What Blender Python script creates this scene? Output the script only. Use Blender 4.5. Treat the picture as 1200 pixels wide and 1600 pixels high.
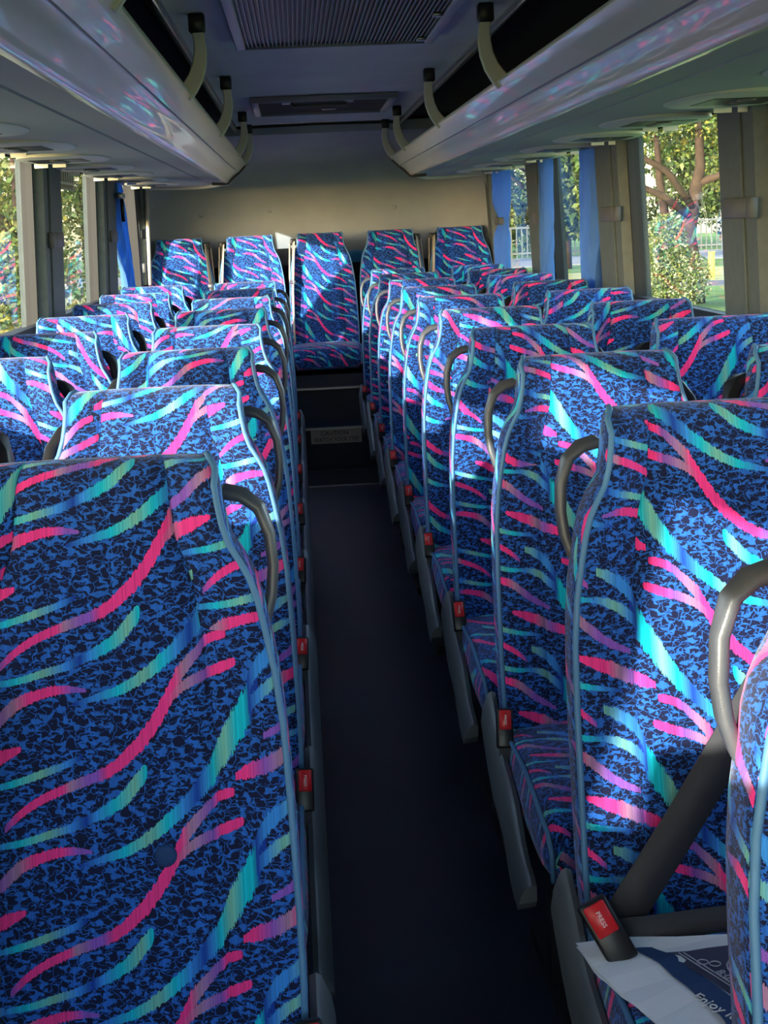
import bpy, bmesh, math, random
from mathutils import Vector, Matrix
random.seed(7)
scene = bpy.context.scene
for o in list(bpy.data.objects):
    bpy.data.objects.remove(o)
C = scene.collection

# ------------------------------------------------------------------ camera
F_PX, YAW, PITCH, ROLL = 2220.0, .0526, .2024, -.0445
CAM = Vector((-.152, 0, 1.42))
cd = bpy.data.cameras.new('camera'); cam = bpy.data.objects.new('camera', cd); C.objects.link(cam)
cd.sensor_fit = 'HORIZONTAL'; cd.sensor_width = 36; cd.lens = 36 * F_PX / 1200
cd.clip_start = .02; cd.clip_end = 500
_f = Vector((math.sin(YAW) * math.cos(PITCH), math.cos(YAW) * math.cos(PITCH), -math.sin(PITCH)))
_r = Vector((math.cos(YAW), -math.sin(YAW), 0)); _u = _r.cross(_f)
_r2 = math.cos(ROLL) * _r + math.sin(ROLL) * _u; _u2 = _r2.cross(_f)
M = Matrix((_r2, _u2, -_f)).transposed().to_4x4(); M.translation = CAM
cam.matrix_world = M
scene.camera = cam

# ------------------------------------------------------------------ world, sun, exposure
SUN = Vector((1, 1.06, -.37)).normalized()          # direction the light travels
world = bpy.data.worlds.new('sky'); scene.world = world; world.use_nodes = True
wn = world.node_tree.nodes; wl = world.node_tree.links; wn.clear()
sky = wn.new('ShaderNodeTexSky'); sky.sky_type = 'NISHITA'; sky.sun_disc = False
sky.sun_elevation = math.asin(-SUN.z); sky.sun_rotation = math.atan2(-SUN.x, -SUN.y)
sky.air_density = 1.0; sky.dust_density = 1.2; sky.ozone_density = 1.0
bg = wn.new('ShaderNodeBackground'); bg.inputs[1].default_value = .62
wo = wn.new('ShaderNodeOutputWorld'); wl.new(sky.outputs[0], bg.inputs[0]); wl.new(bg.outputs[0], wo.inputs[0])
sd = bpy.data.lights.new('sun', 'SUN'); sd.energy = 6.9; sd.angle = math.radians(.6); sd.color = (1, .93, .80)
so = bpy.data.objects.new('sun', sd); C.objects.link(so)
so.rotation_euler = SUN.to_track_quat('-Z', 'Y').to_euler()
vs = scene.view_settings
vs.view_transform = 'Standard'; vs.look = 'None'; vs.gamma = 1; vs.use_curve_mapping = False
vs.exposure = 0.85

# ------------------------------------------------------------------ mesh helpers
class MB:
    def __init__(s): s.v = []; s.f = []; s.m = []; s.uv = {}
    def quad_grid(s, rows, closed=False, mi=0, caps=(False, False)):
        b = len(s.v); n = len(rows[0])
        for r in rows: s.v += [tuple(p) for p in r]
        for i in range(len(rows) - 1):
            for j in range(n if closed else n - 1):
                k = (j + 1) % n
                s.f.append((b + i * n + j, b + i * n + k, b + (i + 1) * n + k, b + (i + 1) * n + j)); s.m.append(mi)
        if caps[0]: s.f.append(tuple(b + j for j in reversed(range(n)))); s.m.append(mi)
        if caps[1]: s.f.append(tuple(b + (len(rows) - 1) * n + j for j in range(n))); s.m.append(mi)
        return s
    def box(s, x0, x1, y0, y1, z0, z1, mi=0):
        b = len(s.v)
        s.v += [(x, y, z) for z in (z0, z1) for y in (y0, y1) for x in (x0, x1)]
        for f in ((0, 2, 3, 1), (4, 5, 7, 6), (0, 1, 5, 4), (2, 6, 7, 3), (0, 4, 6, 2), (1, 3, 7, 5)):
            s.f.append(tuple(b + i for i in f)); s.m.append(mi)
        return s
    def tube(s, pts, r, n=6, mi=0, ry=None):
        pts = [Vector(p) for p in pts]; rows = []
        rr = r if isinstance(r, (list, tuple)) else [r] * len(pts)
        up = None
        for i, p in enumerate(pts):
            t = (pts[min(i + 1, len(pts) - 1)] - pts[max(i - 1, 0)]).normalized()
            if up is None:
                up = Vector((0, 0, 1)) if abs(t.z) < .8 else Vector((0, 1, 0))
            a = t.cross(up).normalized(); up = a.cross(t).normalized()
            rows.append([p + a * math.cos(2 * math.pi * k / n) * rr[i] + up * math.sin(2 * math.pi * k / n) * (ry or rr[i]) for k in range(n)])
        return s.quad_grid(rows, True, mi, (True, True))
    def sweep(s, pts, side, w, t, mi=0):
        """rectangular section: side = list of width directions, w full width, t thickness"""
        pts = [Vector(p) for p in pts]; rows = []
        for i, p in enumerate(pts):
            tg = (pts[min(i + 1, len(pts) - 1)] - pts[max(i - 1, 0)]).normalized()
            a = Vector(side[i] if isinstance(side, list) else side)
            a = (a - tg * a.dot(tg)).normalized(); b = tg.cross(a).normalized()
            ww = (w[i] if isinstance(w, list) else w) / 2; tt = t / 2
            rows.append([p - a * ww - b * tt, p + a * ww - b * tt, p + a * ww + b * tt, p - a * ww + b * tt])
        return s.quad_grid(rows, True, mi, (True, True))
    def prism(s, poly, axis, a0, a1, mi=0):
        """extrude polygon (list of 2d) along axis 'x','y','z'"""
        def P(q, a): return {'x': (a, q[0], q[1]), 'y': (q[0], a, q[1]), 'z': (q[0], q[1], a)}[axis]
        return s.quad_grid([[P(q, a0) for q in poly], [P(q, a1) for q in poly]], True, mi, (True, True))
    def xform(s, mat, start=0):
        s.v[start:] = [tuple(mat @ Vector(v)) for v in s.v[start:]]; return s
    def mesh(s, name, mats, smooth=False, fix=True):
        me = bpy.data.meshes.new(name); me.from_pydata(s.v, [], s.f)
        for m in (mats if isinstance(mats, (list, tuple)) else [mats]): me.materials.append(m)
        me.polygons.foreach_set('material_index', s.m)
        if fix:
            bm = bmesh.new(); bm.from_mesh(me); bmesh.ops.recalc_face_normals(bm, faces=bm.faces); bm.to_mesh(me); bm.free()
        if smooth:
            me.polygons.foreach_set('use_smooth', [True] * len(me.polygons))
            if smooth != True:
                bm = bmesh.new(); bm.from_mesh(me)
                for e in bm.edges:
                    if len(e.link_faces) == 2 and e.calc_face_angle(0) > smooth: e.smooth = False
                bm.to_mesh(me); bm.free()
        me.update(); return me
    def build(s, name, mats, parent=None, smooth=False):
        return obj(name, s.mesh(name, mats, smooth), parent)

def obj(name, me, parent=None, loc=None, rot=None):
    o = bpy.data.objects.new(name, me); C.objects.link(o)
    if parent: o.parent = parent
    if loc is not None: o.location = loc
    if rot is not None: o.rotation_euler = rot
    return o
def tag(o, label=None, cat=None, group=None, kind=None):
    if label: o['label'] = label
    if cat: o['category'] = cat
    if group: o['group'] = group
    if kind: o['kind'] = kind
    return o
def empty(name, loc=(0, 0, 0), **k):
    o = bpy.data.objects.new(name, None); C.objects.link(o); o.location = loc; o.empty_display_size = .1
    return tag(o, **k)
def bevelled(me, w, seg=2, angle=.6):
    bm = bmesh.new(); bm.from_mesh(me)
    es = [e for e in bm.edges if len(e.link_faces) == 2 and e.calc_face_angle(0) > angle]
    bmesh.ops.bevel(bm, geom=es, offset=w, segments=seg, affect='EDGES', profile=.5, clamp_overlap=True)
    for f in bm.faces: f.smooth = True
    bm.to_mesh(me); bm.free(); me.update(); return me
def text_mesh(body, size, mat, extrude=.0004, align='CENTER'):
    cu = bpy.data.curves.new('lettering', 'FONT'); cu.body = body; cu.size = size; cu.extrude = extrude
    cu.align_x = align; cu.align_y = 'CENTER'; cu.resolution_u = 2
    o = bpy.data.objects.new('lettering', cu); C.objects.link(o)
    bpy.context.view_layer.update()
    dg = bpy.context.evaluated_depsgraph_get()
    me = bpy.data.meshes.new_from_object(o.evaluated_get(dg)); me.materials.clear(); me.materials.append(mat)
    bpy.data.objects.remove(o); return me
def lerp_table(tab, x):
    if x <= tab[0][0]: return tab[0][1]
    for (a, va), (b, vb) in zip(tab, tab[1:]):
        if x <= b: return va + (vb - va) * (x - a) / (b - a)
    return tab[-1][1]
def sm(a, b, x):
    t = max(0, min(1, (x - a) / (b - a))); return t * t * (3 - 2 * t)

# ------------------------------------------------------------------ materials
def mat(name, col, rough=.6, metal=0, spec=.5, bump=0, bscale=200, var=0, vscale=8, coat=0, sheen=0, coords='Object'):
    m = bpy.data.materials.new(name); m.use_nodes = True; nt = m.node_tree; N = nt.nodes; L = nt.links
    p = N['Principled BSDF']
    p.inputs['Base Color'].default_value = (*col, 1); p.inputs['Roughness'].default_value = rough
    p.inputs['Metallic'].default_value = metal; p.inputs['Specular IOR Level'].default_value = spec
    p.inputs['Coat Weight'].default_value = coat; p.inputs['Coat Roughness'].default_value = .03
    p.inputs['Sheen Weight'].default_value = sheen
    tc = N.new('ShaderNodeTexCoord')
    if var:
        n = N.new('ShaderNodeTexNoise'); n.inputs['Scale'].default_value = vscale; n.inputs['Detail'].default_value = 4
        L.new(tc.outputs[coords], n.inputs['Vector'])
        r = N.new('ShaderNodeValToRGB')
        r.color_ramp.elements[0].position = .3; r.color_ramp.elements[1].position = .7
        r.color_ramp.elements[0].color = (*[c * (1 - var) for c in col], 1)
        r.color_ramp.elements[1].color = (*[min(1, c * (1 + var)) for c in col], 1)
        L.new(n.outputs[0], r.inputs[0]); L.new(r.outputs[0], p.inputs['Base Color'])
    if bump:
        n = N.new('ShaderNodeTexNoise'); n.inputs['Scale'].default_value = bscale; n.inputs['Detail'].default_value = 2
        L.new(tc.outputs[coords], n.inputs['Vector'])
        b = N.new('ShaderNodeBump'); b.inputs['Strength'].default_value = bump; b.inputs['Distance'].default_value = .002
        L.new(n.outputs[0], b.inputs['Height']); L.new(b.outputs[0], p.inputs['Normal'])
    return m
def glass(name, tint, refl=1.45):
    m = bpy.data.materials.new(name); m.use_nodes = True; nt = m.node_tree; N = nt.nodes; L = nt.links; N.clear()
    t = N.new('ShaderNodeBsdfTransparent'); t.inputs[0].default_value = (*tint, 1)
    g = N.new('ShaderNodeBsdfGlossy'); g.inputs['Roughness'].default_value = .0
    lw = N.new('ShaderNodeLayerWeight'); lw.inputs['Blend'].default_value = .5
    pw = N.new('ShaderNodeMath'); pw.operation = 'POWER'; L.new(lw.outputs['Facing'], pw.inputs[0]); pw.inputs[1].default_value = 4
    fr = N.new('ShaderNodeMath'); fr.operation = 'MULTIPLY_ADD'; L.new(pw.outputs[0], fr.inputs[0]); fr.inputs[1].default_value = .80; fr.inputs[2].default_value = .05
    mx = N.new('ShaderNodeMixShader'); o = N.new('ShaderNodeOutputMaterial')
    L.new(fr.outputs[0], mx.inputs[0]); L.new(t.outputs[0], mx.inputs[1]); L.new(g.outputs[0], mx.inputs[2]); L.new(mx.outputs[0], o.inputs[0])
    return m

def make_fabric():
    m = bpy.data.materials.new('patterned_moquette'); m.use_nodes = True; nt = m.node_tree; N = nt.nodes; L = nt.links
    p = N['Principled BSDF']; p.inputs['Roughness'].default_value = .85; p.inputs['Specular IOR Level'].default_value = .25
    p.inputs['Sheen Weight'].default_value = .25; p.inputs['Sheen Roughness'].default_value = .5
    p.inputs['Sheen Tint'].default_value = (.75, .8, 1, 1)
    def math_(op, a, b=None, c=None):
        n = N.new('ShaderNodeMath'); n.operation = op
        for i, x in enumerate((a, b, c)):
            if x is None: continue
            if isinstance(x, (int, float)): n.inputs[i].default_value = x
            else: L.new(x, n.inputs[i])
        return n.outputs[0]
    uvn = N.new('ShaderNodeUVMap'); uvn.uv_map = 'UVMap'
    sep = N.new('ShaderNodeSeparateXYZ'); L.new(uvn.outputs[0], sep.inputs[0])
    def attr(nm):
        a = N.new('ShaderNodeAttribute'); a.attribute_type = 'OBJECT'; a.attribute_name = nm; return a.outputs['Fac']
    u = math_('MULTIPLY_ADD', sep.outputs[0], attr('pattern_flip'), attr('pattern_u'))
    v = math_('ADD', sep.outputs[1], attr('pattern_v'))
    K = .00074; PW, PH = 500 * K, 255 * K
    com = N.new('ShaderNodeCombineXYZ'); L.new(u, com.inputs[0]); L.new(v, com.inputs[1])
    # leopard ground
    nz = N.new('ShaderNodeTexNoise'); nz.noise_dimensions = '2D'; nz.inputs['Scale'].default_value = 75; nz.inputs['Detail'].default_value = 1
    L.new(com.outputs[0], nz.inputs['Vector'])
    va = N.new('ShaderNodeVectorMath'); va.operation = 'MULTIPLY_ADD'
    L.new(nz.outputs['Color'], va.inputs[0]); va.inputs[1].default_value = (.014, .014, 0); L.new(com.outputs[0], va.inputs[2])
    mp = N.new('ShaderNodeMapping'); mp.inputs['Rotation'].default_value = (0, 0, -.5); mp.inputs['Scale'].default_value = (70, 108, 1)
    L.new(va.outputs[0], mp.inputs['Vector'])
    vo = N.new('ShaderNodeTexVoronoi'); vo.voronoi_dimensions = '2D'; vo.feature = 'DISTANCE_TO_EDGE'; vo.inputs['Scale'].default_value = 1
    L.new(mp.outputs[0], vo.inputs['Vector'])
    nz2 = N.new('ShaderNodeTexNoise'); nz2.noise_dimensions = '2D'; nz2.inputs['Scale'].default_value = 125; nz2.inputs['Detail'].default_value = 1; nz2.inputs['Distortion'].default_value = .6
    L.new(com.outputs[0], nz2.inputs['Vector'])
    mp2 = N.new('ShaderNodeMapping'); mp2.inputs['Rotation'].default_value = (0, 0, -.6); mp2.inputs['Scale'].default_value = (.72, 1.25, 1)
    L.new(com.outputs[0], mp2.inputs['Vector']); L.new(mp2.outputs[0], nz2.inputs['Vector'])
    blot = math_('MULTIPLY_ADD', math_('SUBTRACT', nz2.outputs[0], .5), .95, .424)
    ed = math_('MINIMUM', blot, math_('MULTIPLY_ADD', vo.outputs['Distance'], 1.3, .318))
    rg = N.new('ShaderNodeValToRGB'); L.new(ed, rg.inputs[0])
    e = rg.color_ramp.elements; e[0].position = .345; e[0].color = (.020, .140, .58, 1); e[1].position = .385; e[1].color = (.005, .009, .048, 1)
    cur = rg.outputs[0]
    # threads: jitter per thread column
    th = math_('FLOOR', math_('MULTIPLY', u, 900))
    wn_ = N.new('ShaderNodeTexWhiteNoise'); wn_.noise_dimensions = '1D'; L.new(th, wn_.inputs['W'])
    jit = math_('MULTIPLY_ADD', wn_.outputs[0], .35, .80)
    COL = {'K': (1.0, .045, .30), 'P': (.28, .10, .55), 'T': (.0, .56, .72), 'G': (.20, .52, .42), 'B': (.04, .27, .80), 'D': (.006, .045, .36), 'W': (.42, .22, .38)}
    strokes = [
        ([(6,1537,6),(50,1502,9),(108,1477,8),(146,1465,9),(175,1454,11),(208,1429,14),(233,1404,16),(258,1369,21),(279,1333,20),(292,1308,15),(317,1279,11),(342,1256,9),(377,1244,7)],
         'P6 K30 K100 W112 P140 P155 K172 K282 W300 P335 K348 K377'),
        ([(270,1356,8),(288,1334,9),(317,1317,9),(354,1304,9),(390,1290,8)], 'K270 W300 P335 K352 K390'),
        ([(-60,1318,3),(0,1308,5),(33,1304,6),(83,1292,7),(112,1285,7),(135,1276,8),(167,1262,11),(196,1244,13),(217,1221,17),(233,1204,12)], 'D-60 B-5 T30 G75 B110 D135 B150 T182 G214 T230'),
        ([(-50,1226,3),(-10,1217,5),(25,1210,6),(67,1198,7),(108,1185,6),(131,1175,4)], 'D-50 B-10 T20 G65 B105 D130'),
        ([(121,1346,3),(167,1335,7),(196,1327,9),(233,1308,11),(267,1283,14),(292,1262,15),(312,1240,17),(337,1212,22),(362,1175,28),(387,1137,34),(408,1104,33),(425,1070,18)], 'D121 B160 T196 G234 T262 B290 D312 B325 T340 G365 T385 T400 D412 D425'),
        ([(408,1082,16),(420,1052,17),(450,1022,14),(490,1000,8)], 'D408 B425 B450 G490'),
        ([(408,1106,14),(420,1095,13),(450,1071,11),(495,1052,6)], 'D408 B425 G455 B495'),
        ([(381,1475,6),(400,1467,12),(440,1453,14),(465,1440,15),(500,1425,12),(535,1412,5)], 'K381 K400 P430 W455 K480 K535'),
        ([(-70,1410,5),(-30,1390,9),(0,1367,12),(33,1340,12),(62,1329,9),(96,1322,8),(142,1325,3)], 'P-70 P-10 W25 K50 K95 P120 P142'),
    ]
    for pts, cols in strokes:
        x0, x1 = pts[0][0], pts[-1][0]
        us = math_('DIVIDE', math_('FLOORED_MODULO', math_('ADD', u, -x0 * K), PW), PW)      # 0..1 over one repeat
        fc = N.new('ShaderNodeFloatCurve'); L.new(us, fc.inputs['Value'])
        cv = fc.mapping.curves[0]
        yb = max(q[1] for q in pts) + 10; YR = 400.
        P_ = [((q[0] - x0) / 500., (yb - q[1]) / YR) for q in pts]
        cv.points[0].location = P_[0]; cv.points[1].location = P_[-1]
        for q in P_[1:-1]: cv.points.new(*q)
        fc.mapping.update()
        c = math_('MULTIPLY_ADD', fc.outputs[0], YR * K, -yb * K)
        d = math_('ABSOLUTE', math_('WRAP', math_('SUBTRACT', v, c), PH / 2, -PH / 2))
        cr = N.new('ShaderNodeValToRGB'); L.new(us, cr.inputs[0]); el = cr.color_ramp.elements
        stops = [(COL[s[0]], (float(s[1:]) - x0) / 500.) for s in cols.split()]
        wid = lambda xx: lerp_table([((q[0] - x0) / 500., q[2]) for q in pts], xx)
        allx = sorted(set([round(s[1], 4) for s in stops] + [round((q[0] - x0) / 500., 4) for q in pts[::2]]))[:28]
        end = (x1 - x0) / 500.
        allx = [a for a in allx if a < end - .001] + [end]
        def colat(xx):
            for (ca, a), (cb, b) in zip(stops, stops[1:]):
                if xx <= b:
                    t = (xx - a) / max(1e-6, b - a); return tuple(ca[i] + (cb[i] - ca[i]) * t for i in range(3))
            return stops[-1][0]
        while len(el) < len(allx) + 1: el.new(.5)
        for k, a in enumerate(allx):
            el[k].position = min(a, .985); el[k].color = (*colat(a), wid(a) / 40.)
        el[len(allx)].position = min(.995, end + .004); el[len(allx)].color = (0, 0, 0, 0)
        half = math_('MULTIPLY', math_('MULTIPLY', cr.outputs[1], 40 * K), jit)
        mask = math_('LESS_THAN', d, half)
        mx = N.new('ShaderNodeMix'); mx.data_type = 'RGBA'; L.new(mask, mx.inputs['Factor']); L.new(cur, mx.inputs['A']); L.new(cr.outputs[0], mx.inputs['B'])
        cur = mx.outputs['Result']
    # thread shade
    w2 = N.new('ShaderNodeTexWhiteNoise'); w2.noise_dimensions = '1D'; L.new(math_('ADD', th, 57.3), w2.inputs['W'])
    hv = N.new('ShaderNodeHueSaturation'); L.new(math_('MULTIPLY_ADD', w2.outputs[0], .34, .82), hv.inputs['Value']); L.new(cur, hv.inputs['Color'])
    L.new(hv.outputs[0], p.inputs['Base Color'])
    fb = N.new('ShaderNodeTexNoise'); fb.inputs['Scale'].default_value = 900; L.new(com.outputs[0], fb.inputs['Vector'])
    lo = N.new('ShaderNodeTexNoise'); lo.inputs['Scale'].default_value = 14; L.new(com.outputs[0], lo.inputs['Vector'])
    b0 = N.new('ShaderNodeBump'); b0.inputs['Strength'].default_value = .35; b0.inputs['Distance'].default_value = .02; L.new(lo.outputs[0], b0.inputs['Height'])
    b = N.new('ShaderNodeBump'); b.inputs['Strength'].default_value = .25; b.inputs['Distance'].default_value = .001
    L.new(fb.outputs[0], b.inputs['Height']); L.new(b0.outputs[0], b.inputs['Normal']); L.new(b.outputs[0], p.inputs['Normal'])
    return m

FAB = make_fabric()
PIPE = mat('piping_blue', (.09, .24, .45), .55, bump=.1)
HANDLE = mat('handle_plastic', (.085, .09, .105), .33, bump=.12, bscale=600)
TRIM = mat('seat_trim_plastic', (.115, .13, .14), .35, bump=.1, bscale=500)
BLACK = mat('black_plastic', (.012, .012, .014), .38)
RED = mat('red_plastic', (.75, .02, .03), .35)
WHITEINK = mat('white_ink', (.8, .8, .8), .6)
BELT = mat('belt_black', (.042, .043, .052), .65, bump=.3, bscale=900)
BELTB = mat('belt_beige', (.42, .38, .32), .7, bump=.3, bscale=900)
STEEL = mat('dark_steel', (.03, .03, .035), .5, metal=.6)
FLOOR = mat('rubber_floor', (.010, .016, .036), .5, bump=.15, bscale=120, var=.25, vscale=5)
MATM = mat('floor_mat', (.008, .009, .014), .8, bump=.5, bscale=250)
ALU = mat('aluminium', (.42, .43, .46), .35, metal=.9)
CEIL = mat('ceiling_lining', (.62, .64, .69), .9, bump=.25, bscale=700, var=.08, vscale=3)
DARKL = mat('rack_lining_dark', (.018, .018, .022), .9)
RACKM = mat('rack_gloss', (.66, .64, .56), .24, spec=.4, coat=.32)
RACKU = mat('rack_underside', (.38, .385, .41), .7, bump=.2, bscale=500)
RACKB = mat('rack_edge_black', (.01, .01, .012), .4)
ARM = mat('bracket_plastic', (.62, .61, .55), .35)
CHROME = mat('chrome', (.62, .62, .64), .16, metal=1)
PANEL = mat('service_panel', (.58, .57, .53), .45)
LABEL = mat('label_white', (.85, .84, .80), .5)
WALLM = mat('wall_vinyl', (.31, .345, .385), .75, bump=.25, bscale=400, var=.08, vscale=4)
WALLD = mat('wall_lower_carpet', (.03, .033, .045), .95, bump=.4, bscale=500)
PILL = mat('pillar_vinyl', (.080, .104, .110), .6, bump=.5, bscale=90, var=.12, vscale=30)
RUBBER = mat('window_rubber', (.014, .014, .016), .6)
CURT = mat('curtain_blue', (.11, .29, .62), .8, sheen=.2, bump=.2, bscale=800)
_n = CURT.node_tree.nodes; _l = CURT.node_tree.links
_t = _n.new('ShaderNodeBsdfTranslucent'); _t.inputs[0].default_value = (.13, .42, .90, 1); _m = _n.new('ShaderNodeMixShader'); _m.inputs[0].default_value = .45
_l.new(_n['Principled BSDF'].outputs[0], _m.inputs[1]); _l.new(_t.outputs[0], _m.inputs[2]); _l.new(_m.outputs[0], _n['Material Output'].inputs[0])
TIE = mat('tie_grey', (.10, .105, .11), .5)
GLASS = glass('window_glass', (.86, .90, .88))
GRILLE = mat('grille_bronze', (.10, .085, .07), .5, metal=.5)
FRAME = mat('vent_frame', (.24, .25, .29), .4)
PAPER = mat('paper', (.86, .88, .93), .8, bump=.4, bscale=40)
NAVY = mat('navy_ink', (.02, .06, .17), .6)
SLATE = mat('slate_ink', (.06, .065, .12), .6)
GREYINK = mat('grey_ink', (.45, .46, .55), .6)
PLATE = mat('plate_brown', (.50, .43, .40), .5, metal=.2)
PLATEINK = mat('plate_ink', (.045, .04, .045), .6)
STICK = mat('sticker_cream', (.72, .70, .55), .6)
STICKINK = mat('sticker_ink', (.30, .24, .14), .6)
CAPB = mat('cap_blue', (.02, .25, .62), .35)
BODY = mat('bus_paint', (.7, .7, .7), .3)

# ------------------------------------------------------------------ the room: floor, walls, ceiling
def struct(name, mb, mats, parent=None, smooth=False):
    o = mb.build(name, mats, parent, smooth)
    if not parent: o['kind'] = 'structure'
    return o
Y0, Y1 = -1.7, 9.5
def wx(z): return 1.13 - .05 * (z - 1.1)
fl = struct('floor', MB().box(-1.14, 1.14, Y0, Y1, -.06, 0), FLOOR)
# step, plinth
struct('floor_platform', MB().box(-1.12, 1.12, 8.20, 9.48, .0, .25), FLOOR)
pl = struct('floor_seat_plinth', MB().box(-1.12, 1.12, 8.50, 9.48, .25, .53), FLOOR)
struct('trim_step_edge_1', MB().box(-.20, .24, 8.185, 8.215, .243, .256), ALU)
struct('trim_step_edge_2', MB().box(-.20, .24, 8.47, 8.52, .445, .457), ALU)
struct('trim_mat_edge_1', MB().box(-.19, .26, 7.68, 7.70, .0, .006), ALU)
struct('trim_mat_edge_2', MB().box(-.19, .26, 8.165, 8.18, .0, .006), ALU)
tag(MB().box(-.18, .25, 7.705, 8.16, .0, .007).build('floor_mat', MATM), 'thin black rubber mat in front of the rear step', 'mat')
# side walls with window openings
PIL = [(-1.29, -.87), (.38, .80), (2.05, 2.47), (3.75, 4.13), (5.36, 5.82), (7.03, 7.56), (8.95, 9.5)]
SILL, WTOP = 1.09, 1.70
for sgn, side in ((-1, 'left'), (1, 'right')):
    lo = MB().quad_grid([[(sgn * 1.13, y, z) for z in (-.06, SILL)] for y in (Y0, Y1)])
    lo.box(min(sgn * 1.13, sgn * 1.19), max(sgn * 1.13, sgn * 1.19), Y0, Y1, -.9, SILL)
    w = struct('wall_' + side, lo, WALLD)
    hi = MB().prism([(sgn * wx(WTOP), WTOP), (sgn * (wx(WTOP) + .06), WTOP), (sgn * 1.10, 2.06), (sgn * 1.04, 2.06)], 'y', Y0, Y1)
    struct('wall_%s_upper' % side, hi, WALLM)
    led = MB().box(min(sgn * 1.13, sgn * 1.10), max(sgn * 1.13, sgn * 1.10), Y0, 8.70, SILL - .03, SILL + .012)
    struct('trim_sill_' + side, led, RUBBER)
    n = 0
    for k, (a, b) in enumerate(PIL):
        t = .05
        pb = MB()
        za, zb = SILL, 1.74
        rows = []
        for y, dx in ((a, 0), (a + .03, .045), (b - .03, .045), (b, 0)):
            rows.append([(sgn * (wx(za) - dx), y, za), (sgn * (wx(zb) - dx), y, zb)])
        rows += [[(sgn * (wx(za) + .05), b, za), (sgn * (wx(zb) + .05), b, zb)], [(sgn * (wx(za) + .05), a, za), (sgn * (wx(zb) + .05), a, zb)]]
        rows.append(rows[0])
        pb.quad_grid(rows)
        po = struct('wall_pillar_%s' % side, pb, PILL)
        ns = MB()
        for y in (a - .008, b - .02):
            ns.prism([(sgn * (wx(za) - .012), za), (sgn * (wx(zb) - .012), zb), (sgn * (wx(zb) + .03), zb), (sgn * (wx(za) + .03), za)], 'y', y, y + .028)
        struct('gasket', ns, RUBBER, po)
        mm = (a + b) / 2
        struct('seam_bead', MB().tube([(sgn * (wx(za) - .047), a + .13, za), (sgn * (wx(zb) - .047), a + .13, zb)], .006), PILL, po)
    for k in range(len(PIL) - 1):
        a, b = PIL[k][1], PIL[k + 1][0]
        x0, x1 = sgn * (wx(SILL) + .012), sgn * (wx(1.74) + .012)
        g = MB().quad_grid([[(x0, a, SILL), (x1, a, 1.74)], [(x0, b, SILL), (x1, b, 1.74)]])
        struct('window_%d' % (k + 1 + (0 if sgn < 0 else 6)), g, GLASS)
# added, unseen sun blockers: blind, partition, panel and header (left front, out of view)
struct('wall_partition', MB().box(-1.12, -.50, .28, .31, 0, 1.22), PILL)  # added screen, cuts the sun off the lower part of the near right seat
struct('wall_left_panel', MB().box(-1.16, -1.09, .78, 1.20, 1.09, 1.50), PILL)  # added to keep low sun off the nearest left aisle seat
struct('wall_left_header', MB().box(-1.16, -1.09, -1.6, .40, 1.585, 1.72), PILL)  # added to lower the upper edge of sun on the near right seat
struct('window_blind', MB().box(-1.105, -1.095, 1.20, 2.06, 1.47, 1.71), CEIL)  # unseen, placed to shade the tops of two right aisle seats
struct('wall_post_left', MB().box(-1.13, -1.075, 8.56, 8.66, 1.09, 1.70), RUBBER)
struct('wall_left_rear_header', MB().box(-1.15, -1.085, 8.66, 8.96, 1.48, 1.70), RUBBER)  # added to keep a sun patch off the rear wall above the bench
# ceiling
cm = MB()
prof = [(-.47, 1.965), (-.3, 1.968), (0, 1.970), (.3, 1.968), (.47, 1.965)]
cm.quad_grid([[(x, y, z) for x, z in prof] for y in (Y0, 8.2)])
cm.quad_grid([[(x, y, z + .12) for x, z in prof] for y in (Y0, 8.2)])
struct('ceiling', cm, CEIL)
dk = MB()
for s in (-1, 1):
    dk.quad_grid([[(s * .47, y, 1.965), (s * .50, y, 1.985), (s * .85, y, 2.0), (s * 1.0, y, 1.95), (s * 1.08, y, 1.80), (s * 1.09, y, 1.68)] for y in (Y0, Y1)])
struct('ceiling_cove', dk, DARKL)
struct('ceiling_roof', MB().box(-1.2, 1.2, Y0 - .1, Y1 + .1, 2.10, 2.16), BODY)
# rear wall: header lip + curved panel
rw = MB()
pr = [(8.2, 1.968), (8.205, 1.952), (8.23, 1.915), (8.6, 1.90), (8.95, 1.86), (9.2, 1.78), (9.33, 1.66), (9.39, 1.5), (9.41, 1.3), (9.41, 1.16)]
rows = []
for i in range(21):
    x = -1.10 + 2.2 * i / 20
    cur = max(0, abs(x) - .78) / .32
    rows.append([(x, y - (.36 * cur ** 2.2 if y > 9 else .12 * cur ** 2) , z) for y, z in pr])
rw.quad_grid(rows)
struct('wall_rear', rw, WALLM, smooth=.7)
struct('trim_rear_header', MB().tube([(-.46, 8.2, 1.955), (0, 8.2, 1.962), (.46, 8.2, 1.955)], .008, 6), RUBBER)
struct('trim_rear_crease', MB().tube([(x, 9.245 - .004, 1.748 + .01 * (1 - (x / .6) ** 2)) for x in (-.6, -.3, 0, .3, .6)], .003, 5), WALLM)
struct('wall_rear_back', MB().box(-1.2, 1.2, 9.5, 9.56, -.9, 2.1), BODY)
sh = MB().box(-1.10, 1.10, 9.22, 9.45, 1.11, 1.165); sh.box(-1.10, 1.10, 9.22, 9.26, .5, 1.11)
struct('wall_rear_shelf', sh, WALLD)
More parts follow.
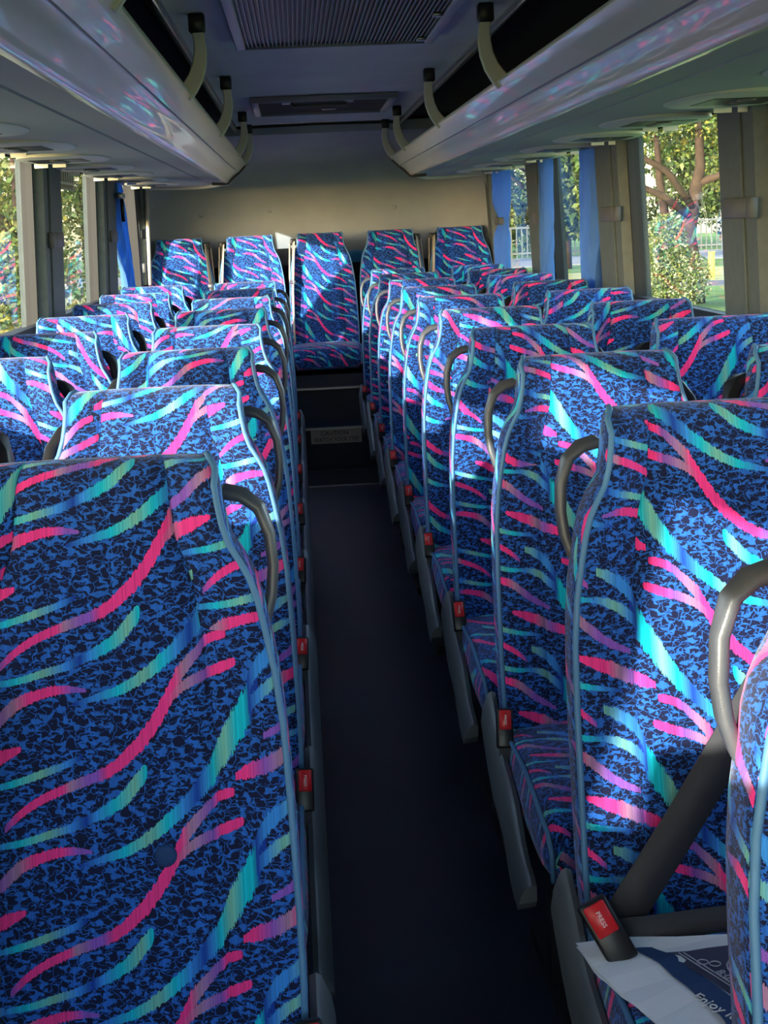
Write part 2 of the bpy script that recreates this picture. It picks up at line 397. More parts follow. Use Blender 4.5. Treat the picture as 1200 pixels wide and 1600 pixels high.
for k, (x, z) in enumerate([(-.33, 1.745), (.1, 1.74), (.12, 1.53), (-.31, 1.51), (-.75, 1.5), (.13, 1.30), (.5, 1.5)]):
    yy = 9.385 if z < 1.6 else 9.25
    tag(MB().tube([(0, 0, 0), (0, -.006, 0), (0, -.010, 0)], [.013, .012, .004], 10).build('panel_button', WALLM, smooth=True), 'small grey button stud fixing the rear wall lining', 'stud', 'studs on the rear wall').location = (x, yy + .006, z)
# front bulkhead with windscreen opening (behind the camera)
fb = MB().box(-1.19, 1.19, Y0 - .06, Y0, -.9, .85)
fb.box(-1.19, 1.19, Y0 - .06, Y0, 1.92, 2.12); fb.box(-1.19, -1.02, Y0 - .06, Y0, .85, 1.92); fb.box(1.02, 1.19, Y0 - .06, Y0, .85, 1.92)
struct('wall_front', fb, PILL)
struct('window_13', MB().quad_grid([[(-1.02, Y0 - .03, .85), (1.02, Y0 - .03, .85)], [(-1.02, Y0 - .03, 1.92), (1.02, Y0 - .03, 1.92)]]), GLASS)

# ------------------------------------------------------------------ seats
HW = [(.40, .222), (.55, .2265), (.68, .225), (.762, .222), (.846, .218), (.913, .210), (.972, .199), (1.0, .193), (1.023, .183), (1.045, .169), (1.06, .161), (1.098, .154), (1.15, .148)]
def yf(z): return -.27 * (1.15 - z) - .012 * math.exp(-((z - .62) / .13) ** 2)
def wing(z): return .012 + .016 * sm(.88, 1.02, z)
def edge_pt(z, s): return Vector((s * lerp_table(HW, z), yf(z) - wing(z), z))
S_F = [-1, -.95, -.86, -.75, -.66, -.62, -.60, -.58, -.4, -.2, 0, .2, .4, .58, .60, .62, .66, .75, .86, .95, 1]
def backrest_mesh():
    rows = []; vs_ = []
    zs = [.40, .47, .55, .63, .71, .79, .86, .91, .95, .985, 1.01, 1.03, 1.045, 1.06, 1.08, 1.10, 1.115]
    R = .035
    lev = [(z, 0.) for z in zs] + [(1.115 + R * math.sin(a), R * (1 - math.cos(a))) for a in (.4, .8, 1.15, 1.45)]
    acc = 0; last = None
    for z, inset in lev:
        hw = lerp_table(HW, z) - inset * .35; y = yf(min(z, 1.115)) + (z - 1.115) * .27 * (z > 1.115); w = wing(z)
        th = lerp_table([(.4, .095), (.9, .095), (1.1, .075), (1.15, .07)], z)
        ring = []
        for s in S_F:
            a = abs(s); fy = -w * sm(.60, .95, a)
            g = .005 if abs(a - .60) < .005 else 0
            rd = .010 * sm(.93, 1, a)
            ring.append((s * hw, y + fy + g + rd + inset, z))
        bth = y + th - inset
        for x, yy in ((hw + .0005, y + .016), (hw + .0005, y + th * .5), (hw - .004, bth - .02), (hw - .03, bth), (hw * .5, bth + .006), (-hw * .5, bth + .006), (-hw + .03, bth), (-hw + .004, bth - .02), (-hw - .0005, y + th * .5), (-hw - .0005, y + .016)):
            ring.append((x, max(yy, y + inset + .002), z))
        rows.append(ring)
        c = Vector(ring[10])
        if last is not None: acc += (c - last).length
        last = c; vs_.append(acc + .4)
    mb = MB().quad_grid(rows, True, 0, (True, True))
    me = mb.mesh('backrest', FAB, True, fix=False)
    n = len(rows[0]); uvl = me.uv_layers.new(name='UVMap')
    us = []
    for r in rows:
        acc = [0.]
        for a, b in zip(r, r[1:]): acc.append(acc[-1] + (Vector(b) - Vector(a)).length)
        acc.append(acc[-1] + (Vector(r[0]) - Vector(r[-1])).length)
        us.append([a - acc[10] for a in acc])
    li = 0
    for i in range(len(rows) - 1):
        for j in range(n):
            for (ii, jj) in ((i, j), (i, j + 1), (i + 1, j + 1), (i + 1, j)):
                w_ = 0 if i < 8 else (-1 if j < 6 else (1 if 14 <= j < 20 else 0))
                uvl.data[li].uv = (us[ii][jj] + w_ * .12, vs_[ii] + abs(w_) * .06 + (w_ > 0) * .05); li += 1
    for pol in me.polygons[(len(rows) - 1) * n:]:
        for l in pol.loop_indices:
            co = me.vertices[me.loops[l].vertex_index].co; uvl.data[l].uv = (co.x, vs_[-1] + co.y)
    return me
def piping_mesh(s):
    zs = [.45, .55, .65, .75, .84, .90, .95, .985, 1.01, 1.03, 1.05, 1.075, 1.10, 1.12]
    pts = [edge_pt(z, s) + Vector((-s * .004, .006, 0)) for z in zs]
    pts += [edge_pt(1.137, s) + Vector((0, .018, 0)), edge_pt(1.148, s) + Vector((-s * .006, .034, 0)), edge_pt(1.150, s) + Vector((-s * .01, .060, -.001))]
    return MB().tube(pts, .0046, 7).mesh('piping', PIPE, True)
CY0, CY1 = -.10, -.62
def cushion_mesh():
    rows = []; vv = []
    for y, ins in ((CY0, .012), (CY0 - .02, .0), (-.2, 0), (-.3, 0), (-.4, 0), (-.5, 0), (-.56, .002), (-.595, .010), (-.613, .022), (CY1, .040)):
        hw = .219 - ins * .5; zt = .472 + .010 * sm(-.25, -.5, y) * 1 - ins; zb = .345 + ins * .6 + .02 * sm(-.4, -.2, y)
        zt = .472 + .012 * (1 - abs(y + .42) / .3) * (abs(y + .42) < .3) - ins
        ring = []
        for x, z in ((-hw, zb + .03), (-hw - .006, (zt + zb) / 2), (-hw, zt - .018), (-hw + .006, zt - .006), (-hw + .02, zt), (-hw * .5, zt + .007), (0, zt + .008), (hw * .5, zt + .007), (hw - .02, zt), (hw - .006, zt - .006), (hw, zt - .018), (hw + .006, (zt + zb) / 2), (hw, zb + .03), (hw - .02, zb), (0, zb), (-hw + .02, zb)):
            ring.append((x, y, z))
        rows.append(ring)
    mb = MB().quad_grid(rows, True, 0, (True, True))
    me = mb.mesh('cushion', FAB, True, fix=False)
    n = len(rows[0]); uvl = me.uv_layers.new(name='UVMap'); us = []; vv = [0.]
    for a, b in zip(rows, rows[1:]): vv.append(vv[-1] - (Vector(b[6]) - Vector(a[6])).length)
    for r in rows:
        acc = [0.]
        for a, b in zip(r, r[1:]): acc.append(acc[-1] + (Vector(b) - Vector(a)).length)
        acc.append(acc[-1] + .03); us.append([a - acc[6] for a in acc])
    li = 0
    for i in range(len(rows) - 1):
        for j in range(n):
            for (ii, jj) in ((i, j), (i, j + 1), (i + 1, j + 1), (i + 1, j)):
                uvl.data[li].uv = (us[ii][jj], vv[ii]); li += 1
    for pol in me.polygons[(len(rows) - 1) * n:]:
        for l in pol.loop_indices:
            co = me.vertices[me.loops[l].vertex_index].co; uvl.data[l].uv = (co.x, vv[-1] + co.z - .45)
    return me
def flip_if(me):
    bm = bmesh.new(); bm.from_mesh(me); bmesh.ops.recalc_face_normals(bm, faces=bm.faces); bm.to_mesh(me); bm.free(); return me
BACK = flip_if(backrest_mesh()); CUSH = flip_if(cushion_mesh())
PIPS = {s: piping_mesh(s) for s in (-1, 1)}
def cush_pipe(s):
    pts = [(s * .219, y, z) for y, z in ((-.12, .462), (-.25, .466), (-.40, .476), (-.5, .470), (-.56, .462))] + [(s * .215, -.598, .45), (s * .212, -.622, .42), (s * .212, -.624, .375)]
    return MB().tube(pts, .0045, 6).mesh('piping', PIPE, True)
CPIP = {s: cush_pipe(s) for s in (-1, 1)}
def handle_mesh(s):
    pts = [(.150, .045, 1.100), (.178, .040, 1.094), (.198, .034, 1.078), (.209, .028, 1.045), (.211, .024, 1.005), (.207, .020, .972), (.198, .018, .945), (.186, .018, .925)]
    pts = [(s * a, b - .0, c) for a, b, c in pts]
    side = [(0, 1, .25)] * len(pts)
    mb = MB().sweep(pts, side, [.030, .028, .026, .025, .026, .030, .040, .046], .014)
    me = mb.mesh('grab_handle', HANDLE, True); return bevelled(me, .005, 2, .5)
def trim_mesh(s):
    up = [(-.10, .520), (-.14, .500), (-.18, .478), (-.22, .450), (-.26, .436), (-.30, .430), (-.34, .424), (-.38, .410), (-.42, .386), (-.46, .362), (-.50, .350), (-.54, .346), (-.555, .338)]
    lo = [.460, .428, .402, .380, .366, .360, .354, .344, .322, .300, .290, .288, .305]
    rows = []
    for (y, z), zb in zip(up, lo):
        rows.append([(s * .2275, y, z - .004), (s * .236, y, z), (s * .243, y, z - .005), (s * .254, y, (z * .45 + zb * .55)), (s * .258, y, zb), (s * .2275, y, zb + .004)])
    return MB().quad_grid(rows, True, 0, (True, True)).mesh('side_trim', TRIM, .7)
def base_mesh():
    mb = MB()
    for x in (-.15, .15):
        mb.box(x - .02, x + .02, -.50, -.10, 0, .03); mb.box(x - .018, x + .018, -.34, -.28, .03, .33)
    mb.box(-.20, .20, -.56, -.08, .315, .347)
    mb.box(-.17, .17, -.13, -.06, .30, .42)
    return mb.mesh('seat_base', STEEL)
BTXT = text_mesh('PRESS', .0085, WHITEINK, .0003)
def buckle_meshes():
    b = bevelled(MB().box(-.021, .021, -.013, .013, -.085, .0).mesh('buckle', BLACK), .004, 2)
    r = bevelled(MB().box(-.0155, .0155, -.0165, -.010, -.046, -.004).mesh('release_button', RED), .002, 1)
    st = MB().sweep([(0, .004, -.08), (0, .006, -.12), (0, .012, -.17)], (1, 0, 0), .03, .004).mesh('buckle_stalk', BELT)
    return b, r, st
BK, BR, BS = buckle_meshes()
def guide_mesh(s):
    # black horn on the shoulder facing the neighbouring seat
    pts = [(s * .150, .055, 1.085), (s * .172, .045, 1.075), (s * .187, .022, 1.045), (s * .194, -.008, 1.005), (s * .195, -.03, .975)]
    mb = MB().sweep(pts, [(0, 1, 0)] * 5, [.05, .052, .045, .034, .026], .022)
    return bevelled(mb.mesh('belt_guide', BLACK, True), .006, 2, .5)
def strap_mesh(s):
    e = lambda z, o, dy: (s * (lerp_table(HW, z) + o - .042), yf(z) - wing(z) - .012 - abs(dy) * .3, z)
    pts = [(s * .192, -.012, 1.005), (s * .190, -.075, .95), e(.90, .008, .0), e(.82, .006, -.004), e(.74, .004, -.006), e(.65, .006, -.004), e(.55, .008, 0), e(.46, .008, .01)]
    sd = [(s * .5, 1, 0), (s * .7, .8, 0), (1 * s, .5, 0), (s, .3, 0), (s, .2, 0), (s, .5, 0), (s * .6, .8, 0), (s * .4, 1, 0)]
    return MB().sweep(pts, sd, [.03, .034, .040, .044, .046, .046, .046, .046], .0025).mesh('shoulder_belt', BELT, True)
HND = {s: handle_mesh(s) for s in (-1, 1)}; TRM = {s: trim_mesh(s) for s in (-1, 1)}; GUI = {s: guide_mesh(s) for s in (-1, 1)}; STR = {s: strap_mesh(s) for s in (-1, 1)}
BASE = base_mesh()
ORD = ['nearest', 'second', 'third', 'fourth', 'fifth', 'sixth', 'seventh', 'eighth', 'ninth', 'tenth']
def pattern(o, flip, pu, pv):
    o['pattern_flip'] = float(flip); o['pattern_u'] = float(pu); o['pattern_v'] = float(pv)
def seat(x, y, aisle, is_aisle, flip, pu, pv, label, group, z=0., bench=False, strap=True, sx=1.):
    """aisle = +1/-1: local side that faces the aisle"""
    t = empty('bus_seat', (x, y, z), label=label, cat='seat', group=group)
    bk = obj('backrest', BACK, t); pattern(bk, flip, pu, pv); bk.scale.x = sx
    for s in (-1, 1): obj('piping', PIPS[s], bk)
    cu = obj('cushion', CUSH, t); pattern(cu, flip, pu + .13, pv + .07); cu.scale.x = sx
    for s in (-1, 1): obj('piping', CPIP[s], cu)
    if not bench:
        obj('seat_base', BASE, t)
        obj('belt_guide', GUI[-aisle if is_aisle else aisle], t)
        if strap: obj('shoulder_belt', STR[-aisle if is_aisle else aisle], t)
        if is_aisle:
            obj('grab_handle', HND[aisle], t); obj('side_trim', TRM[aisle], t)
            b = obj('buckle', BK, t, (aisle * .226 , -.205 , .520), (-.42, 0, random.uniform(-.15, .15)))
            b.rotation_euler[1] = random.uniform(-.08, .08)
            b.scale = (.72, .9, .85)
            obj('release_button', BR, b); obj('lettering', BTXT, b, (0, -.0168, -.025), (math.pi / 2, math.pi / 2, 0)); obj('buckle_stalk', BS, b)
    return t
RY0, RP = 1.936, .77
LY0, LP = 1.700, .775
XA, XW = .413, .868
seats = {}
for i in range(-1, 9):
    y = RY0 + i * RP; n = i + 1
    seats['R', i] = seat(XA, y, -1, True, -1, random.uniform(0, .37), random.uniform(0, .19),
        '%s blue patterned aisle seat on the right side of the aisle' % ORD[n], 'aisle seats right of the aisle', strap=(i != 0))
    if i >= 0:
        seats['RW', i] = seat(XW, y, -1, False, 1, random.uniform(0, .37), random.uniform(0, .19),
            '%s blue patterned window seat along the right hand windows' % ORD[max(0, i - 1)] if i else 'blue patterned window seat at the right edge beside the seat with papers', 'window seats on the right')
for i in range(0, 8):
    y = LY0 + i * LP
    seats['L', i] = seat(-XA, y, 1, True, 1, random.uniform(0, .37), random.uniform(0, .19),
        '%s blue patterned aisle seat on the left side of the aisle' % ORD[i], 'aisle seats left of the aisle')
    seats['LW', i] = seat(-XW, y, 1, False, -1, random.uniform(0, .37), random.uniform(0, .19),
        ('%s blue patterned window seat along the left hand windows' % ORD[i - 2]) if i >= 2 else 'blue patterned window seat left of the %s aisle seat on the left' % ORD[i], 'window seats on the left')
# hand-placed pattern offsets for the nearest seats
def setpat(key, pu, pv):
    for o in seats[key].children:
        if 'pattern_u' in o: o['pattern_u'] = pu; o['pattern_v'] = pv
setpat(('L', 0), .122, .188); setpat(('R', 0), .175, .001); setpat(('L', 1), .141, .150); setpat(('R', 1), .194, .146); setpat(('RW', 2), .253, .170)
# rear bench
BN = ['rear bench seat at the left end under the left window', 'rear bench seat second from the left end', 'tall middle seat of the rear bench at the end of the aisle', 'rear bench seat second from the right end', 'rear bench seat at the right end beside the blue curtain']
def bench_belt(t, s):
    k = s
    g = MB().box(min(k * .150, k * .190), max(k * .150, k * .190), -.02, .03, 1.08, 1.12)
    obj('belt_guide', bevelled(g.mesh('belt_guide', BLACK), .006), t)
    p1 = [(k * .168, -.03, 1.10), (k * .175, -.07, 1.0), (k * .190, -.13, .8), (k * .195, -.18, .60), (k * .195, -.20, .48)]
    obj('shoulder_belt', MB().sweep(p1, [(k * .35, 1, 0)] * 5, .044, .003).mesh('shoulder_belt', BELTB, True), t)
    p2 = [(k * .192, .0, 1.09), (k * .206, -.05, .85), (k * .212, -.10, .48)]
    obj('belt_cord', MB().tube(p2, .006, 6).mesh('belt_cord', BELTB, True), t)
    a = bevelled(MB().box(-.026, .026, -.008, .008, -.012, .012).mesh('belt_adjuster', ALU), .003)
    obj('belt_adjuster', a, t, (k * .186, -.117, .855), (0, 0, k * 1.1))
for k in range(5):
    xb = -.878 + k * .44
    t = seat(xb, 9.10, 1, False, -1, .05 + .37 * 0 + (.12 if k == 2 else 0), .03 + (.06 if k == 2 else 0), 'blue patterned ' + BN[k], 'rear bench seats', z=.21, bench=True, sx=.945)
    bench_belt(t, {0: 1, 1: -1, 2: -1, 3: 1, 4: -1}[k])

# fastened belt on the seat with the papers
t = seats['R', 0]
fbp = []
top = Vector((.185, -.03, .985)); bot = Vector((-.200, -.255, .505))
for k in range(9):
    q = k / 8; z = top.z + (bot.z - top.z) * q; x = top.x + (bot.x - top.x) * q
    y_ = yf(z) - .030 - .012 * math.sin(q * math.pi) - .045 * q * q
    fbp.append((x, y_, z))
obj('shoulder_belt', MB().sweep(fbp, [(1, 0, -.9)] * 9, .054, .0025).mesh('shoulder_belt', BELT, True), t)
lap = [(-.205, -.262, .50), (-.16, -.262, .500), (-.08, -.245, .496), (0, -.235, .494), (.1, -.225, .493), (.18, -.20, .495), (.215, -.17, .47)]
obj('lap_belt', MB().sweep(lap, [(0, .25, 1)] * 7, .044, .0025).mesh('lap_belt', BELT, True), t)
for o in t.children:
    if o.name.startswith('buckle'):
        o.location = (-.236, -.272, .556); o.rotation_euler = (-.45, -.45, .10); o.scale = (.95, 1.1, 1.0)
# covered button on the nearest left backrest
zb_ = .700
tb = MB().tube([(0, .002, 0), (0, -.003, 0), (0, -.0055, 0), (0, -.0062, 0)], [.0135, .0130, .009, .002], 16).mesh('tuft_button', mat('button_cloth', (.010, .05, .17), .8), True)
obj('tuft_button', tb, seats['L', 0], (.069, yf(zb_) - .001, zb_), (-.26, 0, 0))
# papers on the cushion
pz = .4945
def paper_pt(u, v): return None
pp = empty('brochure', (.35, 1.55, pz), label='crumpled white brochure with dark blue print lying on the nearest full right seat', cat='brochure')
pt = [(.160, 1.672), (.42, 1.662), (.44, 1.40), (.262, 1.40), (.222, 1.468), (.196, 1.53), (.172, 1.59)]
def sheet(poly, z, name, m, parent, dz=.0):
    bm = bmesh.new(); vs_ = [bm.verts.new((x - .35, y - 1.55, z - pz)) for x, y in poly]; f = bm.faces.new(vs_)
    bmesh.ops.triangulate(bm, faces=[f]); bmesh.ops.subdivide_edges(bm, edges=bm.edges, cuts=3, use_grid_fill=True)
    rnd = random.Random(3)
    for v in bm.verts: v.co.z += .0022 * math.sin(v.co.x * 55 + v.co.y * 23) + .0012 * math.sin(v.co.y * 90 - v.co.x * 31)
    r = bmesh.ops.extrude_face_region(bm, geom=list(bm.faces))
    for e in r['geom']:
        if isinstance(e, bmesh.types.BMVert): e.co.z += .0007
    bmesh.ops.recalc_face_normals(bm, faces=bm.faces)
    me = bpy.data.meshes.new(name); bm.to_mesh(me); bm.free(); me.materials.append(m)
    return obj(name, me, parent)
sheet(pt, pz - .003, 'page', PAPER, pp)
sheet([(x + .004 * math.sin(i * 2.3), y + .004 * math.cos(i)) for i, (x, y) in enumerate(pt)], pz, 'page', PAPER, pp)
band = [(.228, 1.642), (.252, 1.645), (.276, 1.622), (.335, 1.47), (.345, 1.43), (.297, 1.43), (.290, 1.475), (.250, 1.60)]
sheet(band, pz + .0016, 'printed_band', NAVY, pp)
pan = [(.268, 1.630), (.372, 1.628), (.42, 1.55), (.42, 1.43), (.362, 1.43), (.34, 1.475)]
sheet(pan, pz + .0018, 'printed_photo', SLATE, pp)
def onp(me, x, y, ang, dz=.0062, sc=1): return obj('print', me, pp, (x - .35, y - 1.55, dz), (0, 0, ang))
ANG = math.atan2(1.43 - 1.62, .36 - .27)
onp(text_mesh('Enjoy it', .021, WHITEINK), .289, 1.492, ANG + .1)
onp(text_mesh('8:01', .018, GREYINK), .322, 1.555, ANG); onp(text_mesh('8.121', .018, GREYINK), .345, 1.507, ANG)
for r_, w in ((.030, .0012), (.022, .0016)):
    onp(MB().tube([(r_ * 1.1 * math.cos(a * .3142), r_ * math.sin(a * .3142), 0) for a in range(21)], w, 4).mesh('print', GREYINK), .362, 1.572, 0)
for k, dx in enumerate((0, .006)):
    onp(MB().sweep([(0, 0, 0), (.19, 0, 0)], (0, 1, 0), .0016, .0006).mesh('print', GREYINK), .280 + dx, 1.618, ANG)
for x, y in ((.303, 1.592), (.317, 1.586)):
    onp(MB().tube([(.007 * math.cos(a * .5236), .006 * math.sin(a * .5236), 0) for a in range(13)], .0008, 4).mesh('print', GREYINK), x, y, 0)

# caution plate on the step riser
pt_ = MB().box(-.148, .148, -.003, 0, -.040, .040).build('caution_plate', PLATE)
pt_.location = (.022, 8.1995, .200); tag(pt_, 'brown metal plate reading caution watch your step on the step riser', 'sign')
obj('lettering', text_mesh('CAUTION', .036, PLATEINK), pt_, (-.01, -.0035, .019), (math.pi / 2, 0, 0))
l2 = obj('lettering', text_mesh('WATCH YOUR STEP', .036, PLATEINK), pt_, (0, -.0035, -.018), (math.pi / 2, 0, 0)); l2.scale.x = .80

# ------------------------------------------------------------------ overhead luggage racks
VENTS = {-1: [y + .05 for y in (1.9, 2.68, 3.46, 4.22, 5.0, 5.78, 6.55, 7.33, 8.1)], 1: [y for y in (1.95, 2.75, 3.52, 4.30, 5.1, 5.85, 6.62, 7.4, 8.15)]}
BRY = [.7, 2.3, 3.9, 5.5, 7.2, 8.12]
for s, side in ((-1, 'left'), (1, 'right')):
    rk = empty('luggage_rack', (s * .7, 3, 1.68), label='glossy beige overhead luggage rack running along the %s side of the bus' % side, cat='luggage rack', group='overhead luggage racks')
    off = Vector((-s * .7, -3, -1.68))
    def rb(mb, name, m, smooth=False, parent=rk):
        mb.v = [tuple(Vector(v) + off) for v in mb.v]
        return mb.build(name, m, parent, smooth)
    YE = 8.16
    def sect(pts, y0=Y0, y1=YE):
        return MB().quad_grid([[(s * a, y, b) for a, b in pts] for y in (y0, (y0 + y1) / 2, y1)])
    up = [(.418, 1.760), (.404, 1.770), (.4025, 1.766), (.406, 1.760), (.420, 1.745), (.434, 1.731), (.449, 1.716)]
    rb(sect(up), 'upper_fascia', RACKM, .9)
    lw = [(.452, 1.717), (.456, 1.712), (.470, 1.702), (.486, 1.688), (.498, 1.675), (.506, 1.666), (.513, 1.661), (.523, 1.660), (.54, 1.664)]
    rb(sect(lw), 'lower_fascia', RACKM, .9)
    rb(MB().tube([(s * .4505, Y0, 1.7155), (s * .4505, YE, 1.7155)], .0022, 6), 'fascia_joint', RACKB)
    def und(x): return 1.664 + .02 * (x - .54) / .55
    u1 = [(.54, 1.664), (.628, und(.628) + .002), (.632, und(.632) + .008)]
    u2 = [(.634, und(.634) + .008), (.638, und(.638) + .001), (.8, und(.8)), (1.0, und(1.0)), (1.10, und(1.1) + .004)]
    def sect2(pts, y1): return MB().quad_grid([[(s * a, y, b) for a, b in pts] for y in (Y0, YE)] + [[(s * a, y1 - .5 * max(0, .75 - a) ** 1, b) for a, b in pts]])
    rb(sect2(u1, 9.0), 'underside_strip', RACKU); rb(sect2(u2, 9.1), 'underside_panel', RACKU)
    # rounded pale rear lip of the underside
    rb(MB().tube([(s * .54, 8.2, 1.662), (s * .60, 8.6, 1.664), (s * .68, 8.92, 1.665), (s * .78, 9.08, 1.668), (s * .95, 9.10, 1.672), (s * 1.06, 9.08, 1.678), (s * 1.10, 8.95, 1.682)], .012, 8), 'rear_lip', PANEL, True)
    rb(MB().quad_grid([[(s * .418, y, 1.760), (s * .46, y, 1.735), (s * .55, y, 1.70), (s * .95, y, 1.72), (s * 1.09, y, 1.78)] for y in (Y0, YE)]), 'shelf', DARKL)
    cap = [(.398, 1.777), (.392, 1.764), (.411, 1.739), (.442, 1.708), (.478, 1.679), (.503, 1.654), (.525, 1.648), (.60, 1.652), (.60, 1.70), (.50, 1.73), (.42, 1.765)]
    rb(MB().prism([(s * a, b) for a, b in cap], 'y', YE, YE + .05), 'end_cap', RACKB)
    for by in BRY:
        pts = [(s * .378, by, 1.928), (s * .374, by, 1.900), (s * .373, by, 1.870), (s * .378, by, 1.838), (s * .390, by, 1.806), (s * .406, by, 1.782), (s * .424, by, 1.762)]
        me = MB().sweep([tuple(Vector(p) + off) for p in pts], [(s, 0, 0)] * 4 + [(s, 0, .5), (s, 0, .9), (s, 0, 1)], [.030, .030, .034, .037, .040, .043, .046], .022).mesh('bracket', ARM, .7)
        b = obj('bracket', bevelled(me, .003, 1, .7), rk)
        cl = MB().box(s * .378 - .021, s * .378 + .021, by - .020, by + .020, 1.918, 1.966); cl.v = [tuple(Vector(v) + off) for v in cl.v]
        obj('clamp', bevelled(cl.mesh('clamp', BLACK), .004, 1), b)
    rail = MB().tube([(s * .452, Y0, 1.945), (s * .452, YE, 1.945)], .015, 10); rb(rail, 'rail', CHROME, True)
    for vy in VENTS[s]:
        N_ = 28; ring = []
        a_, b_ = .150, .24
        for k in range(N_):
            an = 2 * math.pi * k / N_
            cx, sx_ = math.cos(an), math.sin(an)
            ring.append((.925 + a_ * math.copysign(abs(cx) ** .7, cx), vy + b_ * math.copysign(abs(sx_) ** .8, sx_)))
        zb = und(.9) - .002
        rows = [[(s * x, y, zb + .004) for x, y in ring], [(s * x, y, zb - .005) for x, y in ring],
                [(s * (.925 + (x - .925) * .94), vy + (y - vy) * .94, zb - .009) for x, y in ring]]
        p_ = rb(MB().quad_grid(rows, True, 0, (False, True)), 'service_panel', PANEL, .5)
        rb(MB().box(min(s * .85, s * 1.03), max(s * .85, s * 1.03), vy - .10, vy + .11, zb - .0105, zb - .0085), 'panel_recess', RACKB, False, p_)
        for kk, dy in enumerate((-.06, 0, .06)):
            c = MB().tube([(s * .94, vy + dy, zb - .009), (s * .94, vy + dy, zb - .014), (s * .94, vy + dy, zb - .016)], [.024, .024, .014], 10); rb(c, 'air_nozzle', HANDLE, .6, p_)
        for xx in (.99, 1.055):
            rb(MB().box(min(s * (xx - .024), s * (xx + .024)), max(s * (xx - .024), s * (xx + .024)), vy + .300, vy + .304, zb - .017, zb + .002), 'number_strip', LABEL, False, p_)

# ceiling air conditioning grille
ac = empty('air_conditioning_grille', (0, 3.6, 1.96), label='wide slatted bronze air conditioning grille set in the ceiling', cat='grille')
fm = MB(); y0, y1, xs = 1.9, 4.52, .30
for s in (-1, 1): fm.box(min(s * .27, s * .30), max(s * .27, s * .30), y0 - 3.6, y1 - 3.6, -.018, .004)
fm.box(-.30, .30, y1 - 3.6 - .012, y1 - 3.6, -.018, .004); fm.box(-.30, .30, y0 - 3.6, y0 - 3.6 + .03, -.018, .004)
obj('grille_frame', bevelled(fm.mesh('grille_frame', FRAME), .003, 1), ac)
obj('grille_backing', MB().box(-.27, .27, y0 - 3.6, y1 - 3.6 - .01, -.004, .002).mesh('grille_backing', GRILLE), ac)
sl = MB()
for k in range(44):
    x = -.262 + .524 * k / 43; sl.box(x - .002, x + .002, y0 - 3.58, y1 - 3.612, -.012, -.003)
o = obj('grille_slats', sl.mesh('grille_slats', mat('slat_bronze', (.19, .165, .13), .45, metal=.5)), ac); o['kind'] = 'stuff'
for yy in (3.9, 4.40):
    obj('grille_catch', bevelled(MB().box(.240, .268, yy - 3.6, yy - 3.575, -.022, -.010).mesh('grille_catch', ALU), .003, 1), ac)
# roof hatch
ht = empty('roof_hatch', (0, 6.85, 1.955), label='dark rectangular roof hatch with handle in the rear ceiling', cat='hatch')
h = MB()
for a in ((-.32, .33, -.42, -.40), (-.32, .33, .37, .40), (-.32, -.285, -.40, .37), (.295, .33, -.40, .37)): h.box(a[0], a[1], a[2], a[3], -.014, .012)
obj('hatch_frame', bevelled(h.mesh('hatch_frame', FRAME), .004, 1), ht)
obj('hatch_panel', MB().box(-.285, .295, -.40, .37, -.002, .008).mesh('hatch_panel', DARKL), ht)
obj('hatch_handle', MB().tube([(-.14, -.28, -.004), (-.13, -.28, -.022), (.10, -.28, -.022), (.11, -.28, -.004)], .008, 8).mesh('hatch_handle', HANDLE, True), ht)
obj('hatch_latch', bevelled(MB().box(.0, .07, -.1, .02, -.022, .0).mesh('hatch_latch', BLACK), .006, 2), ht)
for x in (-.16, .12): obj('hatch_bracket', bevelled(MB().box(x - .02, x + .02, -.32, -.26, -.012, 0).mesh('hatch_bracket', ALU), .003, 1), ht)

# ------------------------------------------------------------------ curtains and clips
def curtain(s, y, w0, w1, pinch, label, z0=1.07, z1=1.70, lean=0.):
    c = empty('curtain', (s * 1.092, y, z0), label=label, cat='curtain', group='blue window curtains')
    rows = []; NF = 29; H = z1 - z0
    for i in range(19):
        q = i / 18; z = q * H
        w = w0 + (w1 - w0) * q
        if pinch: w *= 1 - .5 * math.exp(-((q - .50) / .10) ** 2) 
        dep = .022 * (1 - (.45 * math.exp(-((q - .5) / .1) ** 2) if pinch else 0))
        row = []
        for k in range(NF):
            u = k / (NF - 1) - .5
            row.append((-s * (.004 + dep * (1 + math.sin(u * 30 + 1.3 * math.sin(q * 5 + u * 4)))), u * w + lean * (q - .5) + (.012 * math.sin(q * 7) if pinch else 0), z))
        row += [(p[0] - .0 + s * .003, p[1], p[2]) for p in reversed(row)]
        rows.append(row)
    obj('curtain_cloth', MB().quad_grid(rows, True, 0, (True, True)).mesh('curtain_cloth', CURT, .9), c)
    return c
def band(c, s, w, z):
    obj('tie_band', bevelled(MB().box(-.055, .012, -w / 2, w / 2, z - .022, z + .022).mesh('tie_band', TIE), .004, 1), c).scale.x = s
c1 = curtain(1, 8.50, .40, .50, True, 'blue curtain gathered by a grey tie at the last right window'); band(c1, 1, .20, .315)
c2 = curtain(1, 6.98, .17, .17, False, 'narrow blue curtain at the right pillar behind the fence view, second from the rear'); 
c3 = curtain(1, 5.92, .26, .24, False, 'blue curtain hanging behind the dark right pillar beside the tree view')
c4 = curtain(-1, 7.74, .30, .26, False, 'blue curtain hanging at the rear left window', lean=-.30)
